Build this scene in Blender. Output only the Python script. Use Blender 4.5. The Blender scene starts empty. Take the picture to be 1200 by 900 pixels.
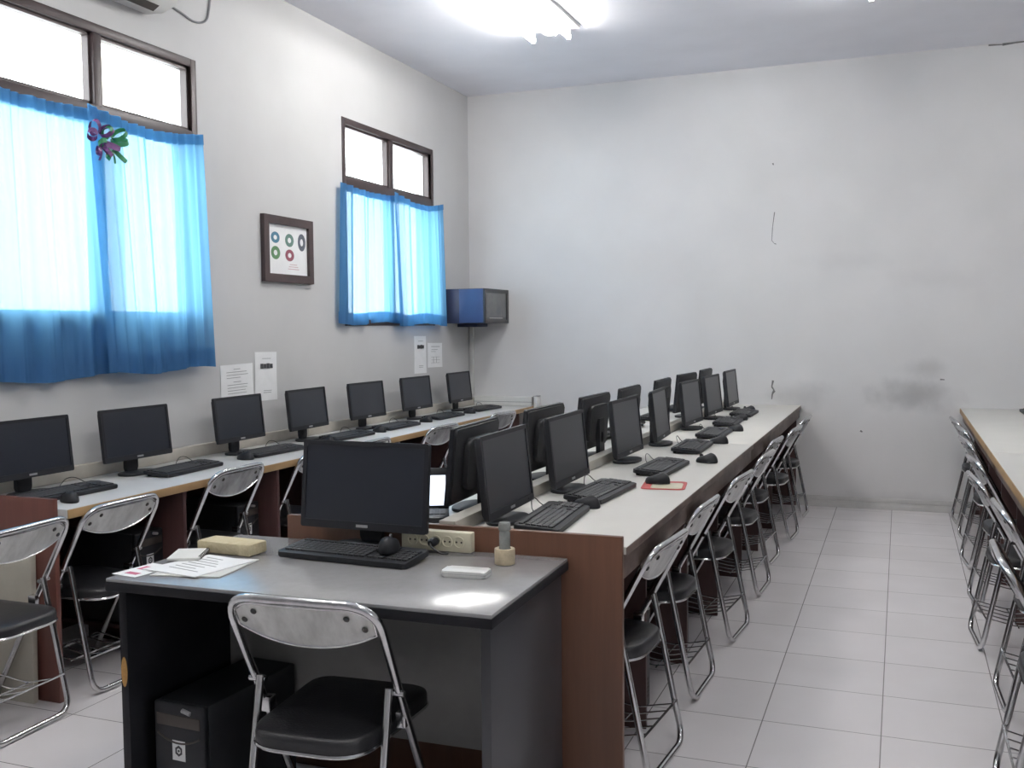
import bpy, bmesh, math, random
from mathutils import Vector, Matrix
random.seed(7)
S = bpy.context.scene
COL = S.collection
PI = math.pi

# ------------------------------------------------------------------ room measures (metres)
XL, XR = -3.54, 4.7          # left and right wall
YB, YF = 8.12, -2.4          # back wall and the wall behind the camera
ZC = 3.427                   # ceiling
ZT = 0.787                   # centre and right table tops
ZL = 0.745                   # left counter top
ZD = 0.75                    # teacher's desk top

# ------------------------------------------------------------------ materials
def new_mat(name):
    m = bpy.data.materials.new(name); m.use_nodes = True
    nt = m.node_tree; b = nt.nodes['Principled BSDF']
    return m, nt, b
def N(nt, t, **k):
    n = nt.nodes.new(t)
    for a, v in k.items(): setattr(n, a, v)
    return n
def pmat(name, col, rough=.5, metal=0., var=0., scale=8., bump=0., bscale=60., stretch=None, spec=None, col2=None, coat=0.):
    """principled material; var = strength of a noise that moves the colour towards col2"""
    m, nt, b = new_mat(name)
    b.inputs['Base Color'].default_value = (*col, 1)
    b.inputs['Roughness'].default_value = rough
    b.inputs['Metallic'].default_value = metal
    if spec is not None: b.inputs['Specular IOR Level'].default_value = spec
    if coat: b.inputs['Coat Weight'].default_value = coat
    if var or bump:
        tc = N(nt, 'ShaderNodeTexCoord')
        mp = N(nt, 'ShaderNodeMapping')
        if stretch: mp.inputs['Scale'].default_value = stretch
        nt.links.new(tc.outputs['Object'], mp.inputs['Vector'])
    if var:
        no = N(nt, 'ShaderNodeTexNoise'); no.inputs['Scale'].default_value = scale
        no.inputs['Detail'].default_value = 6; no.inputs['Roughness'].default_value = .65
        nt.links.new(mp.outputs['Vector'], no.inputs['Vector'])
        rp = N(nt, 'ShaderNodeValToRGB')
        c2 = col2 if col2 else tuple(c * .45 for c in col)
        rp.color_ramp.elements[0].position = .36; rp.color_ramp.elements[0].color = (*c2, 1)
        rp.color_ramp.elements[1].position = .62; rp.color_ramp.elements[1].color = (*col, 1)
        nt.links.new(no.outputs['Fac'], rp.inputs['Fac'])
        mx = N(nt, 'ShaderNodeMix', data_type='RGBA'); mx.inputs[0].default_value = var
        mx.inputs[6].default_value = (*col, 1)
        nt.links.new(rp.outputs['Color'], mx.inputs[7])
        nt.links.new(mx.outputs[2], b.inputs['Base Color'])
    if bump:
        n2 = N(nt, 'ShaderNodeTexNoise'); n2.inputs['Scale'].default_value = bscale; n2.inputs['Detail'].default_value = 4
        nt.links.new(mp.outputs['Vector'], n2.inputs['Vector'])
        bp = N(nt, 'ShaderNodeBump'); bp.inputs['Strength'].default_value = bump; bp.inputs['Distance'].default_value = .004
        nt.links.new(n2.outputs['Fac'], bp.inputs['Height'])
        nt.links.new(bp.outputs['Normal'], b.inputs['Normal'])
    return m

def floor_mat():
    m, nt, b = new_mat('floor_tile')
    g = N(nt, 'ShaderNodeNewGeometry'); sx = N(nt, 'ShaderNodeSeparateXYZ')
    nt.links.new(g.outputs['Position'], sx.inputs[0])
    def math_(op, a, v=None, c=None):
        n = N(nt, 'ShaderNodeMath', operation=op)
        for i, q in enumerate((a, v, c)):
            if q is None: continue
            if isinstance(q, (int, float)): n.inputs[i].default_value = q
            else: nt.links.new(q, n.inputs[i])
        return n.outputs[0]
    T = .4
    cells = []; grout = []
    for ax, off in ((0, -.047), (1, 5.204)):
        u = math_('DIVIDE', math_('SUBTRACT', sx.outputs[ax], off), T)
        cells.append(math_('FLOOR', u))
        fr = math_('FRACT', u)
        d = math_('MINIMUM', fr, math_('SUBTRACT', 1., fr))
        grout.append(math_('LESS_THAN', d, .0050))
    gr = math_('MAXIMUM', grout[0], grout[1])
    cb = N(nt, 'ShaderNodeCombineXYZ'); nt.links.new(cells[0], cb.inputs[0]); nt.links.new(cells[1], cb.inputs[1])
    wn = N(nt, 'ShaderNodeTexWhiteNoise'); nt.links.new(cb.outputs[0], wn.inputs['Vector'])
    mr = N(nt, 'ShaderNodeMapRange'); mr.inputs[3].default_value = .94; mr.inputs[4].default_value = 1.0
    nt.links.new(wn.outputs['Value'], mr.inputs[0])
    no = N(nt, 'ShaderNodeTexNoise'); no.inputs['Scale'].default_value = 3; no.inputs['Detail'].default_value = 5
    nt.links.new(g.outputs['Position'], no.inputs['Vector'])
    mr2 = N(nt, 'ShaderNodeMapRange'); mr2.inputs[3].default_value = .92; mr2.inputs[4].default_value = 1.03
    nt.links.new(no.outputs['Fac'], mr2.inputs[0])
    k = math_('MULTIPLY', mr.outputs[0], mr2.outputs[0])
    sc = N(nt, 'ShaderNodeVectorMath', operation='SCALE'); sc.inputs[0].default_value = (.81, .78, .795)
    nt.links.new(k, sc.inputs['Scale'])
    mx = N(nt, 'ShaderNodeMix', data_type='RGBA'); nt.links.new(gr, mx.inputs[0])
    nt.links.new(sc.outputs[0], mx.inputs[6]); mx.inputs[7].default_value = (.25, .24, .24, 1)
    nt.links.new(mx.outputs[2], b.inputs['Base Color'])
    mr3 = N(nt, 'ShaderNodeMapRange'); mr3.inputs[3].default_value = .10; mr3.inputs[4].default_value = .30
    nt.links.new(no.outputs['Fac'], mr3.inputs[0])
    nt.links.new(mr3.outputs[0], b.inputs['Roughness'])
    bp = N(nt, 'ShaderNodeBump', invert=True); bp.inputs['Strength'].default_value = .25; bp.inputs['Distance'].default_value = .002
    nt.links.new(gr, bp.inputs['Height']); nt.links.new(bp.outputs['Normal'], b.inputs['Normal'])
    return m

def wall_mat(name, col, stains=()):
    """painted plaster with faint mottling; stains = (x, y, z, rx, rz, strength): smudges worn into the paint"""
    m, nt, b = new_mat(name)
    g = N(nt, 'ShaderNodeNewGeometry')
    no = N(nt, 'ShaderNodeTexNoise'); no.inputs['Scale'].default_value = 2.2; no.inputs['Detail'].default_value = 7
    nt.links.new(g.outputs['Position'], no.inputs['Vector'])
    mr = N(nt, 'ShaderNodeMapRange'); mr.inputs[1].default_value = .3; mr.inputs[2].default_value = .7
    mr.inputs[3].default_value = .955; mr.inputs[4].default_value = 1.02
    nt.links.new(no.outputs['Fac'], mr.inputs[0])
    cur = mr.outputs[0]
    n3 = N(nt, 'ShaderNodeTexNoise'); n3.inputs['Scale'].default_value = 7; n3.inputs['Detail'].default_value = 6
    nt.links.new(g.outputs['Position'], n3.inputs['Vector'])
    for (x, y, z, rx, rz, st) in stains:
        mp = N(nt, 'ShaderNodeVectorMath', operation='SUBTRACT'); mp.inputs[1].default_value = (x, y, z)
        nt.links.new(g.outputs['Position'], mp.inputs[0])
        dv = N(nt, 'ShaderNodeVectorMath', operation='DIVIDE'); dv.inputs[1].default_value = (rx, .5, rz)
        nt.links.new(mp.outputs[0], dv.inputs[0])
        ln = N(nt, 'ShaderNodeVectorMath', operation='LENGTH'); nt.links.new(dv.outputs[0], ln.inputs[0])
        ad = N(nt, 'ShaderNodeMath', operation='ADD'); nt.links.new(ln.outputs['Value'], ad.inputs[0])
        nm = N(nt, 'ShaderNodeMapRange'); nm.inputs[3].default_value = -.5; nm.inputs[4].default_value = .5
        nt.links.new(n3.outputs['Fac'], nm.inputs[0]); nt.links.new(nm.outputs[0], ad.inputs[1])
        fm = N(nt, 'ShaderNodeMapRange', interpolation_type='SMOOTHSTEP')
        fm.inputs[1].default_value = 0; fm.inputs[2].default_value = 1; fm.inputs[3].default_value = 1 - st; fm.inputs[4].default_value = 1
        nt.links.new(ad.outputs[0], fm.inputs[0])
        mu = N(nt, 'ShaderNodeMath', operation='MULTIPLY'); nt.links.new(cur, mu.inputs[0]); nt.links.new(fm.outputs[0], mu.inputs[1])
        cur = mu.outputs[0]
    sc = N(nt, 'ShaderNodeVectorMath', operation='SCALE'); sc.inputs[0].default_value = col
    nt.links.new(cur, sc.inputs['Scale']); nt.links.new(sc.outputs[0], b.inputs['Base Color'])
    b.inputs['Roughness'].default_value = .62
    n2 = N(nt, 'ShaderNodeTexNoise'); n2.inputs['Scale'].default_value = 25; n2.inputs['Detail'].default_value = 5
    nt.links.new(g.outputs['Position'], n2.inputs['Vector'])
    bp = N(nt, 'ShaderNodeBump'); bp.inputs['Strength'].default_value = .12; bp.inputs['Distance'].default_value = .004
    nt.links.new(n2.outputs['Fac'], bp.inputs['Height']); nt.links.new(bp.outputs['Normal'], b.inputs['Normal'])
    return m

def curtain_mat():
    m = bpy.data.materials.new('blue_sheer_cloth'); m.use_nodes = True
    nt = m.node_tree; nt.nodes.clear()
    out = N(nt, 'ShaderNodeOutputMaterial')
    di = N(nt, 'ShaderNodeBsdfDiffuse'); di.inputs['Color'].default_value = (.085, .205, .41, 1)
    tr = N(nt, 'ShaderNodeBsdfTranslucent'); tr.inputs['Color'].default_value = (.17, .43, .66, 1)
    tp = N(nt, 'ShaderNodeBsdfTransparent'); tp.inputs['Color'].default_value = (.75, .9, 1, 1)
    wv = N(nt, 'ShaderNodeTexNoise'); wv.inputs['Scale'].default_value = 40
    tc = N(nt, 'ShaderNodeTexCoord'); mp = N(nt, 'ShaderNodeMapping'); mp.inputs['Scale'].default_value = (1, 1, .05)
    nt.links.new(tc.outputs['Object'], mp.inputs[0]); nt.links.new(mp.outputs[0], wv.inputs['Vector'])
    mr = N(nt, 'ShaderNodeMapRange'); mr.inputs[3].default_value = .38; mr.inputs[4].default_value = .52
    nt.links.new(wv.outputs['Fac'], mr.inputs[0])
    a = N(nt, 'ShaderNodeMixShader'); nt.links.new(mr.outputs[0], a.inputs[0])
    nt.links.new(di.outputs[0], a.inputs[1]); nt.links.new(tr.outputs[0], a.inputs[2])
    c = N(nt, 'ShaderNodeMixShader'); c.inputs[0].default_value = .07
    nt.links.new(a.outputs[0], c.inputs[1]); nt.links.new(tp.outputs[0], c.inputs[2])
    nt.links.new(c.outputs[0], out.inputs['Surface'])
    return m

def glass_mat():
    m = bpy.data.materials.new('window_glass'); m.use_nodes = True
    nt = m.node_tree; nt.nodes.clear()
    out = N(nt, 'ShaderNodeOutputMaterial')
    tp = N(nt, 'ShaderNodeBsdfTransparent'); tp.inputs['Color'].default_value = (.95, .97, .97, 1)
    gl = N(nt, 'ShaderNodeBsdfGlossy'); gl.inputs['Roughness'].default_value = .03
    lw = N(nt, 'ShaderNodeLayerWeight'); lw.inputs['Blend'].default_value = .12
    fr = N(nt, 'ShaderNodeMath', operation='MULTIPLY'); fr.inputs[1].default_value = .6; nt.links.new(lw.outputs['Facing'], fr.inputs[0])
    mx = N(nt, 'ShaderNodeMixShader'); nt.links.new(fr.outputs[0], mx.inputs[0])
    nt.links.new(tp.outputs[0], mx.inputs[1]); nt.links.new(gl.outputs[0], mx.inputs[2])
    nt.links.new(mx.outputs[0], out.inputs['Surface'])
    return m

def emit_mat(name, col, st):
    m, nt, b = new_mat(name)
    b.inputs['Base Color'].default_value = (*col, 1)
    b.inputs['Emission Color'].default_value = (*col, 1); b.inputs['Emission Strength'].default_value = st
    return m

M = {}
M['floor'] = floor_mat()
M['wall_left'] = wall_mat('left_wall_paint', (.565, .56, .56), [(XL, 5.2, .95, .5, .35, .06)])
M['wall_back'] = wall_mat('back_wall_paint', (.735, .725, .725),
    [(.10, YB, .88, .42, .17, .34), (-.72, YB, .86, .32, .15, .20), (.18, YB, 1.08, .22, .10, .20), (-1.7, YB, .84, 1.2, .06, .06),
     (.05, YB, .06, .9, .10, .16), (.25, YB, 1.75, .5, .12, .05), (-.35, YB, 1.9, .5, .1, .05)])
M['ceiling'] = wall_mat('ceiling_paint', (.84, .835, .885))
M['skirting'] = pmat('white_skirting_tile', (.62, .61, .60), .2, var=.2, scale=5)
M['frame_brown'] = pmat('brown_window_profile', (.050, .034, .034), .4, .1, var=.2, scale=12)
M['glass'] = glass_mat()
M['curtain'] = curtain_mat()
M['chrome'] = pmat('worn_chrome_tube', (.68, .68, .69), .2, 1., var=.35, scale=25, col2=(.3, .29, .28), stretch=(1, 1, .4))
M['plate'] = pmat('scratched_silver_plate', (.66, .66, .64), .42, .35, var=.55, scale=9, col2=(.30, .30, .29), stretch=(1.5, 1, .5), bump=.15, bscale=40)
M['plate_dark'] = pmat('tarnished_silver_plate', (.42, .42, .42), .36, .55, var=.75, scale=7, col2=(.08, .08, .085), stretch=(1.4, 1, .5), bump=.15, bscale=40)
M['vinyl'] = pmat('black_vinyl', (.013, .013, .016), .42, var=.4, scale=14, col2=(.03, .03, .033), bump=.25, bscale=160)
M['vinyl_back'] = pmat('black_vinyl_pad', (.014, .014, .016), .5, var=.3, scale=12, bump=.2, bscale=160)
M['rubber'] = pmat('black_rubber', (.02, .02, .02), .7, var=.3, scale=30)
M['bolt'] = pmat('dark_bolt', (.10, .095, .09), .45, .8, var=.4, scale=90)
M['laminate_c'] = pmat('ivory_laminate', (.66, .645, .605), .34, var=.16, scale=6, col2=(.50, .48, .44))
M['laminate_l'] = pmat('pale_grey_laminate', (.58, .575, .565), .36, var=.2, scale=6, col2=(.44, .43, .41))
M['laminate_r'] = pmat('ivory_grey_laminate', (.62, .61, .575), .36, var=.16, scale=6, col2=(.48, .47, .44))
M['edge_wood'] = pmat('bare_wood_edging', (.42, .27, .13), .55, var=.6, scale=10, col2=(.26, .15, .07), stretch=(1, .3, 1))
M['edge_dark'] = pmat('worn_brown_edging', (.085, .05, .042), .45, var=.7, scale=9, col2=(.22, .17, .14), stretch=(1, .6, 1))
M['brown'] = pmat('red_brown_laminate', (.125, .056, .032), .38, var=.45, scale=5, col2=(.075, .033, .021), stretch=(6, 6, .35))
M['brown_left'] = pmat('mahogany_laminate', (.135, .048, .036), .36, var=.45, scale=5, col2=(.085, .03, .024), stretch=(6, 6, .35))
M['brown_dark'] = pmat('dark_and_shaded_mahogany', (.070, .030, .028), .5, var=.45, scale=5, col2=(.04, .018, .017), stretch=(6, 6, .35))  # dark boards; also carries painted shade for the wall counter's side panels
M['desk_top'] = pmat('grey_desk_laminate', (.30, .295, .30), .15, var=.25, scale=30, col2=(.22, .215, .215))
M['desk_black'] = pmat('black_desk_laminate', (.010, .010, .013), .6, spec=.22, var=.3, scale=10, col2=(.026, .026, .03))
M['desk_side'] = pmat('charcoal_desk_laminate', (.05, .05, .056), .40, var=.3, scale=10, col2=(.04, .04, .046))
M['desk_grey'] = pmat('grey_modesty_laminate', (.30, .295, .29), .5, var=.2, scale=8)
M['chip'] = pmat('bare_chipboard', (.50, .27, .08), .8, var=.5, scale=60)
M['black'] = pmat('black_plastic', (.012, .013, .017), .5, spec=.35, var=.25, scale=20, col2=(.026, .027, .03), bump=.05, bscale=300)
M['black_matte'] = pmat('black_textured_plastic', (.015, .016, .019), .55, var=.25, scale=20, col2=(.03, .03, .034), bump=.15, bscale=300)
M['screen'] = pmat('dark_screen', (.014, .017, .026), .30, var=.15, scale=3)
M['keycap'] = pmat('charcoal_keycap', (.035, .036, .039), .5, var=.2, scale=60)
M['badge'] = pmat('silver_badge', (.45, .45, .46), .35, .6, var=.3, scale=200)
M['screen_on'] = emit_mat('lit_screen', (.80, .88, 1.), .95)
M['sticker'] = pmat('white_sticker', (.72, .72, .72), .5, var=.1, scale=30)
M['ink'] = pmat('black_ink', (.05, .05, .055), .7, var=.2, scale=80)
M['ink_grey'] = pmat('grey_ink', (.30, .30, .31), .7, var=.2, scale=80)
M['paper'] = pmat('white_paper', (.86, .865, .87), .7, var=.08, scale=12)
M['paper_warm'] = pmat('old_white_paper', (.70, .70, .67), .7, var=.1, scale=12)
M['pink'] = pmat('pink_print', (.62, .16, .26), .6, var=.3, scale=40)
M['red'] = pmat('red_cover', (.55, .085, .08), .5, var=.3, scale=40)
M['sponge'] = pmat('beige_foam', (.56, .49, .33), .9, var=.5, scale=45, col2=(.44, .37, .22), bump=.6, bscale=120)
M['cream'] = pmat('cream_plastic', (.66, .62, .47), .4, var=.15, scale=30)
M['cream_board'] = pmat('cream_board', (.50, .47, .40), .6, var=.2, scale=6)
M['white_plastic'] = pmat('white_plastic', (.72, .72, .70), .35, var=.08, scale=20)
M['trunk'] = pmat('dusty_cream_trunking', (.56, .53, .47), .5, var=.4, scale=6, col2=(.38, .34, .28))
M['ac'] = pmat('offwhite_ac_plastic', (.70, .67, .64), .35, var=.08, scale=10)
M['slot'] = pmat('dark_slot', (.05, .04, .035), .6, var=.2, scale=30)
M['tape'] = pmat('cream_tape', (.62, .52, .36), .4, var=.4, scale=50)
M['greypen'] = pmat('grey_translucent_plastic', (.20, .21, .20), .25, var=.5, scale=40, col2=(.34, .35, .33))
M['blue_metal'] = pmat('blue_cabinet_paint', (.045, .088, .215), .45, var=.4, scale=6, col2=(.035, .065, .165))
M['navy_metal'] = pmat('navy_cabinet_paint', (.016, .024, .065), .45, var=.4, scale=8)
M['dark_frame'] = pmat('dark_grey_frame', (.045, .045, .05), .4, var=.3, scale=20)
M['smoked'] = pmat('smoked_glass', (.115, .12, .13), .15, var=.4, scale=7, col2=(.22, .225, .22))
M['pic_frame'] = pmat('dark_wood_frame', (.055, .035, .035), .4, var=.4, scale=10)
for nm, c in dict(ring_blue=(.06, .17, .25), ring_teal=(.12, .21, .18), ring_slate=(.09, .10, .125), ring_green=(.09, .20, .09), ring_red=(.21, .06, .085)).items():
    M[nm] = pmat(nm, c, .6, var=.5, scale=60, col2=tuple(min(1, q * 1.5) for q in c))
M['caption'] = pmat('faint_red_ink', (.62, .42, .44), .7, var=.2, scale=60)
M['purple_ribbon'] = pmat('purple_ribbon', (.16, .05, .20), .45, var=.4, scale=30)
M['green_ribbon'] = pmat('green_ribbon', (.03, .24, .10), .45, var=.4, scale=30)
M['lamp_white'] = pmat('white_lamp_housing', (.75, .75, .75), .4, var=.05, scale=10)
M['tube'] = emit_mat('lit_tube', (1., .985, .96), 64.)
M['cable'] = pmat('black_cable', (.02, .02, .02), .5, var=.2, scale=50)
M['cable_grey'] = pmat('grey_cable', (.25, .25, .26), .5, var=.2, scale=50)
M['crack'] = pmat('dark_crack', (.20, .20, .20), .9, var=.4, scale=60)
M['ext_wall'] = pmat('cream_outside_wall', (.75, .70, .58), .8, var=.2, scale=3)
M['ext_ground'] = pmat('pale_concrete', (.55, .54, .52), .8, var=.3, scale=2)

# ------------------------------------------------------------------ mesh helpers
class MB:
    def __init__(s): s.bm = bmesh.new()
    def _xf(s, vs, mat):
        if mat is not None:
            for v in vs: v.co = mat @ v.co
    def box(s, x0, x1, y0, y1, z0, z1, bev=0., mat=None, seg=2):
        bm = s.bm
        vs = [bm.verts.new((x, y, z)) for z in (z0, z1) for y in (y0, y1) for x in (x0, x1)]
        F = [(0, 2, 3, 1), (4, 5, 7, 6), (0, 1, 5, 4), (2, 6, 7, 3), (0, 4, 6, 2), (1, 3, 7, 5)]
        fs = [bm.faces.new([vs[i] for i in f]) for f in F]
        if bev:
            es = list({e for f in fs for e in f.edges})
            r = bmesh.ops.bevel(bm, geom=es, offset=bev, segments=seg, affect='EDGES', profile=.5)
            vs = list({v for f in r['faces'] for v in f.verts} | {v for v in vs if v.is_valid})
        s._xf(vs, mat); return s
    def tube(s, pts, r, seg=8, closed=False, caps=True):
        bm = s.bm; pts = [Vector(p) for p in pts]; n = len(pts)
        rad = r if isinstance(r, (list, tuple)) else [r] * n
        rings = []; prev = None
        for i, p in enumerate(pts):
            if closed: t = pts[(i + 1) % n] - pts[(i - 1) % n]
            else: t = pts[min(i + 1, n - 1)] - pts[max(i - 1, 0)]
            t.normalize()
            if prev is None:
                u = t.cross(Vector((0, 0, 1)))
                if u.length < .1: u = t.cross(Vector((0, 1, 0)))
            else: u = prev - t * prev.dot(t)
            if u.length < 1e-5: u = t.orthogonal()
            u.normalize(); prev = u; w = t.cross(u)
            rings.append([bm.verts.new(p + (u * math.cos(2 * PI * k / seg) + w * math.sin(2 * PI * k / seg)) * rad[i]) for k in range(seg)])
        m = n if closed else n - 1
        for i in range(m):
            a, b = rings[i], rings[(i + 1) % n]
            for k in range(seg): bm.faces.new((a[k], a[(k + 1) % seg], b[(k + 1) % seg], b[k]))
        if caps and not closed:
            bm.faces.new(rings[0][::-1]); bm.faces.new(rings[-1])
        return s
    def lathe(s, prof, seg=24, mat=None):
        """prof: (r, z) list"""
        bm = s.bm; rings = []; vs = []
        for r, z in prof:
            if r < 1e-6: q = [bm.verts.new((0, 0, z))]
            else: q = [bm.verts.new((r * math.cos(2 * PI * k / seg), r * math.sin(2 * PI * k / seg), z)) for k in range(seg)]
            rings.append(q); vs += q
        for a, b in zip(rings, rings[1:]):
            for k in range(seg):
                k2 = (k + 1) % seg
                if len(a) == 1 and len(b) == 1: continue
                if len(a) == 1: bm.faces.new((a[0], b[k], b[k2]))
                elif len(b) == 1: bm.faces.new((a[k], b[0], a[k2]))
                else: bm.faces.new((a[k], b[k], b[k2], a[k2]))
        s._xf(vs, mat); return s
    def prism(s, poly, h0, h1, mat=None, bev=0.):
        """poly in xy, extruded z h0..h1"""
        bm = s.bm
        a = [bm.verts.new((x, y, h0)) for x, y in poly]; b = [bm.verts.new((x, y, h1)) for x, y in poly]
        n = len(poly)
        fs = [bm.faces.new(a[::-1]), bm.faces.new(b)]
        for i in range(n): fs.append(bm.faces.new((a[i], a[(i + 1) % n], b[(i + 1) % n], b[i])))
        vs = a + b
        if bev:
            es = list(fs[0].edges) + list(fs[1].edges)
            r = bmesh.ops.bevel(bm, geom=es, offset=bev, segments=3, affect='EDGES', profile=.5)
            vs = list({v for f in r['faces'] for v in f.verts} | {v for v in vs if v.is_valid})
        s._xf(vs, mat); return s
    def ring(s, outer, inner, h0, h1, mat=None):
        """flat frame between two outlines with as many points, extruded"""
        bm = s.bm; n = len(outer)
        L = [[bm.verts.new((x, y, h)) for x, y in pl] for pl in (outer, inner) for h in (h0, h1)]
        o0, o1, i0, i1 = L
        for k in range(n):
            q = (k + 1) % n
            bm.faces.new((o1[k], o1[q], i1[q], i1[k])); bm.faces.new((o0[q], o0[k], i0[k], i0[q]))
            bm.faces.new((o0[k], o0[q], o1[q], o1[k])); bm.faces.new((i0[q], i0[k], i1[k], i1[q]))
        s._xf([v for l in L for v in l], mat); return s
    def grid(s, fn, nu, nv, thick=0.):
        bm = s.bm
        g = [[bm.verts.new(fn(i / nu, j / nv)) for i in range(nu + 1)] for j in range(nv + 1)]
        fs = [bm.faces.new((g[j][i], g[j][i + 1], g[j + 1][i + 1], g[j + 1][i])) for j in range(nv) for i in range(nu)]
        if thick: bmesh.ops.solidify(bm, geom=fs, thickness=thick)
        return s
    def mesh(s, name, mat, sharp=38):
        bm = s.bm
        bmesh.ops.remove_doubles(bm, verts=bm.verts[:], dist=1e-6)
        bmesh.ops.recalc_face_normals(bm, faces=bm.faces[:])
        me = bpy.data.meshes.new(name); bm.to_mesh(me); bm.free()
        me.materials.append(mat)
        for p in me.polygons: p.use_smooth = True
        me.set_sharp_from_angle(angle=math.radians(sharp))
        return me
    def build(s, name, mat, parent=None, label=None, sharp=38):
        o = bpy.data.objects.new(name, s.mesh(name, mat, sharp)); COL.objects.link(o)
        if parent is not None: o.parent = parent
        if label: o['label'] = label
        return o

def fillet(pts, r, n=6):
    """round the inner corners of a polyline"""
    pts = [Vector(p) for p in pts]; out = [pts[0]]
    rr = r if isinstance(r, (list, tuple)) else [r] * (len(pts) - 2)
    for i in range(1, len(pts) - 1):
        a, b, c = pts[i - 1], pts[i], pts[i + 1]
        u = (a - b).normalized(); w = (c - b).normalized()
        d = min(rr[i - 1], (a - b).length * .49, (c - b).length * .49)
        p0, p2 = b + u * d, b + w * d
        for k in range(n + 1):
            t = k / n
            out.append(p0 * (1 - t) ** 2 + b * 2 * t * (1 - t) + p2 * t * t)
    out.append(pts[-1]); return out
def rrect(w, h, r, n=5, cx=0, cy=0):
    P = []
    for sx, sy, a0 in ((1, 1, 0), (-1, 1, 90), (-1, -1, 180), (1, -1, 270)):
        for k in range(n + 1):
            a = math.radians(a0 + 90 * k / n)
            P.append((cx + sx * (w / 2 - r) + r * math.cos(a), cy + sy * (h / 2 - r) + r * math.sin(a)))
    return P
def ell(a, b, n, cx=0, cy=0, ph=0):
    return [(cx + a * math.cos(2 * PI * k / n + ph), cy + b * math.sin(2 * PI * k / n + ph)) for k in range(n)]

def tag(o, label, cat, group=None, kind=None):
    o['label'] = label; o['category'] = cat
    if group: o['group'] = group
    if kind: o['kind'] = kind
    return o
def thing(name, label, cat, loc=(0, 0, 0), rz=0., group=None):
    o = bpy.data.objects.new(name, None); COL.objects.link(o)
    o.location = loc; o.rotation_euler = (0, 0, rz); o.empty_display_size = .05
    if loc[2] > .1: o.location.z += .0008      # a hair of air, so that resting things touch without cutting in
    return tag(o, label, cat, group)
def dup(root, loc, rz, label, group=None, scale=None):
    def cp(o, parent):
        c = o.copy(); COL.objects.link(c)
        if parent is not None: c.parent = parent
        for ch in list(o.children): cp(ch, c)
        return c
    r = cp(root, None); r.location = loc; r.rotation_euler = (0, 0, rz); r['label'] = label
    if .1 < loc[2] < 1: r.location.z += .0008
    if group: r['group'] = group
    return r
def struct(o):
    o['kind'] = 'structure'; return o
def Rm(rx=0, ry=0, rz=0, t=(0, 0, 0)):
    return Matrix.Translation(t) @ Matrix.Rotation(rz, 4, 'Z') @ Matrix.Rotation(ry, 4, 'Y') @ Matrix.Rotation(rx, 4, 'X')
ORD = ['first', 'second', 'third', 'fourth', 'fifth', 'sixth', 'seventh', 'eighth', 'ninth', 'tenth']

# ------------------------------------------------------------------ room shell
WT = .16
struct(MB().box(XL - WT, XR + WT, YF - WT, YB + WT, -.12, 0).build('floor', M['floor']))
struct(MB().box(XL - WT, XR + WT, YF - WT, YB + WT, ZC, ZC + .12).build('ceiling', M['ceiling']))
wb = struct(MB().box(XL - WT, XR + WT, YB, YB + WT, 0, ZC).build('wall_back', M['wall_back']))
struct(MB().box(XL - WT, XR + WT, YF - WT, YF, 0, ZC).build('wall_front', M['wall_left']))
def wall_x(x0, x1, wins, name, mat):
    m = MB(); ys = YF
    for (a, b, z0, z1) in wins:
        m.box(x0, x1, ys, a, 0, ZC); m.box(x0, x1, a, b, 0, z0); m.box(x0, x1, a, b, z1, ZC); ys = b
    m.box(x0, x1, ys, YB, 0, ZC)
    return struct(m.build(name, mat))
WIN = [(3.06, 4.48, 1.455, 2.86), (5.985, 7.405, 1.44, 2.855)]
ADDED_RWIN = [(-1.2, .0, 1.7, 2.86)]  # unseen right-wall window, added to let daylight in
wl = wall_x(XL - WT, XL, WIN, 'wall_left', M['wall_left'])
wall_x(XR, XR + WT, ADDED_RWIN, 'wall_right', M['wall_left'])
struct(MB().box(XL, XR, YB - .012, YB, 0, .05, .002).box(XL, XR, YB - .016, YB, .0, .034, .002).box(XL, XR, YB - .010, YB, .052, .085, .002).build('baseboard_back', M['skirting']))
struct(MB().box(XL, XL + .012, YF, YB - .016, 0, .085, .002).build('baseboard_left', M['skirting']))
struct(MB().box(XR - .012, XR, YF, YB - .016, 0, .085, .002).build('baseboard_right', M['skirting']))

def window(n, a, b, z0, z1, xin, side, ztr):
    """aluminium window: outer frame, mullion, transom, panes. side=-1: left wall"""
    fx0, fx1 = (xin - .07, xin + .006) if side < 0 else (xin - .006, xin + .07)
    f = .044; mid = (a + b) / 2
    m = MB()
    m.box(fx0, fx1, a, a + f, z0, z1, .004).box(fx0, fx1, b - f, b, z0, z1, .004)
    m.box(fx0, fx1, a + f, b - f, z1 - f, z1, .004).box(fx0, fx1, a + f, b - f, z0, z0 + f, .004)
    m.box(fx0, fx1, a + f, b - f, ztr - .035, ztr + .035, .004)
    m.box(fx0 + .005, fx1 - .002, mid - .027, mid + .027, z0 + f, z1 - f, .004)
    o = struct(m.build('window_%d' % n, M['frame_brown']))
    sash = MB(); xs0, xs1 = fx0 + .018, fx1 - .02
    for (ya, yb) in ((a + f, mid - .027), (mid + .027, b - f)):
        for (za, zb) in ((z0 + f, ztr - .035), (ztr + .035, z1 - f)):
            sash.box(xs0, xs1, ya, ya + .016, za, zb).box(xs0, xs1, yb - .016, yb, za, zb)
            sash.box(xs0, xs1, ya, yb, za, za + .016).box(xs0, xs1, ya, yb, zb - .016, zb)
    sash.build('sash', M['frame_brown'], o)
    for (ya, yb) in ((a + f + .014, mid - .041), (mid + .041, b - f - .014)):
        for (za, zb) in ((z0 + f + .014, ztr - .049), (ztr + .049, z1 - f - .014)):
            MB().box(xs0 + .014, xs0 + .018, ya, yb, za, zb).build('pane', M['glass'], o)
    return o
window(1, *WIN[0], XL, -1, 2.445)
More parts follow.
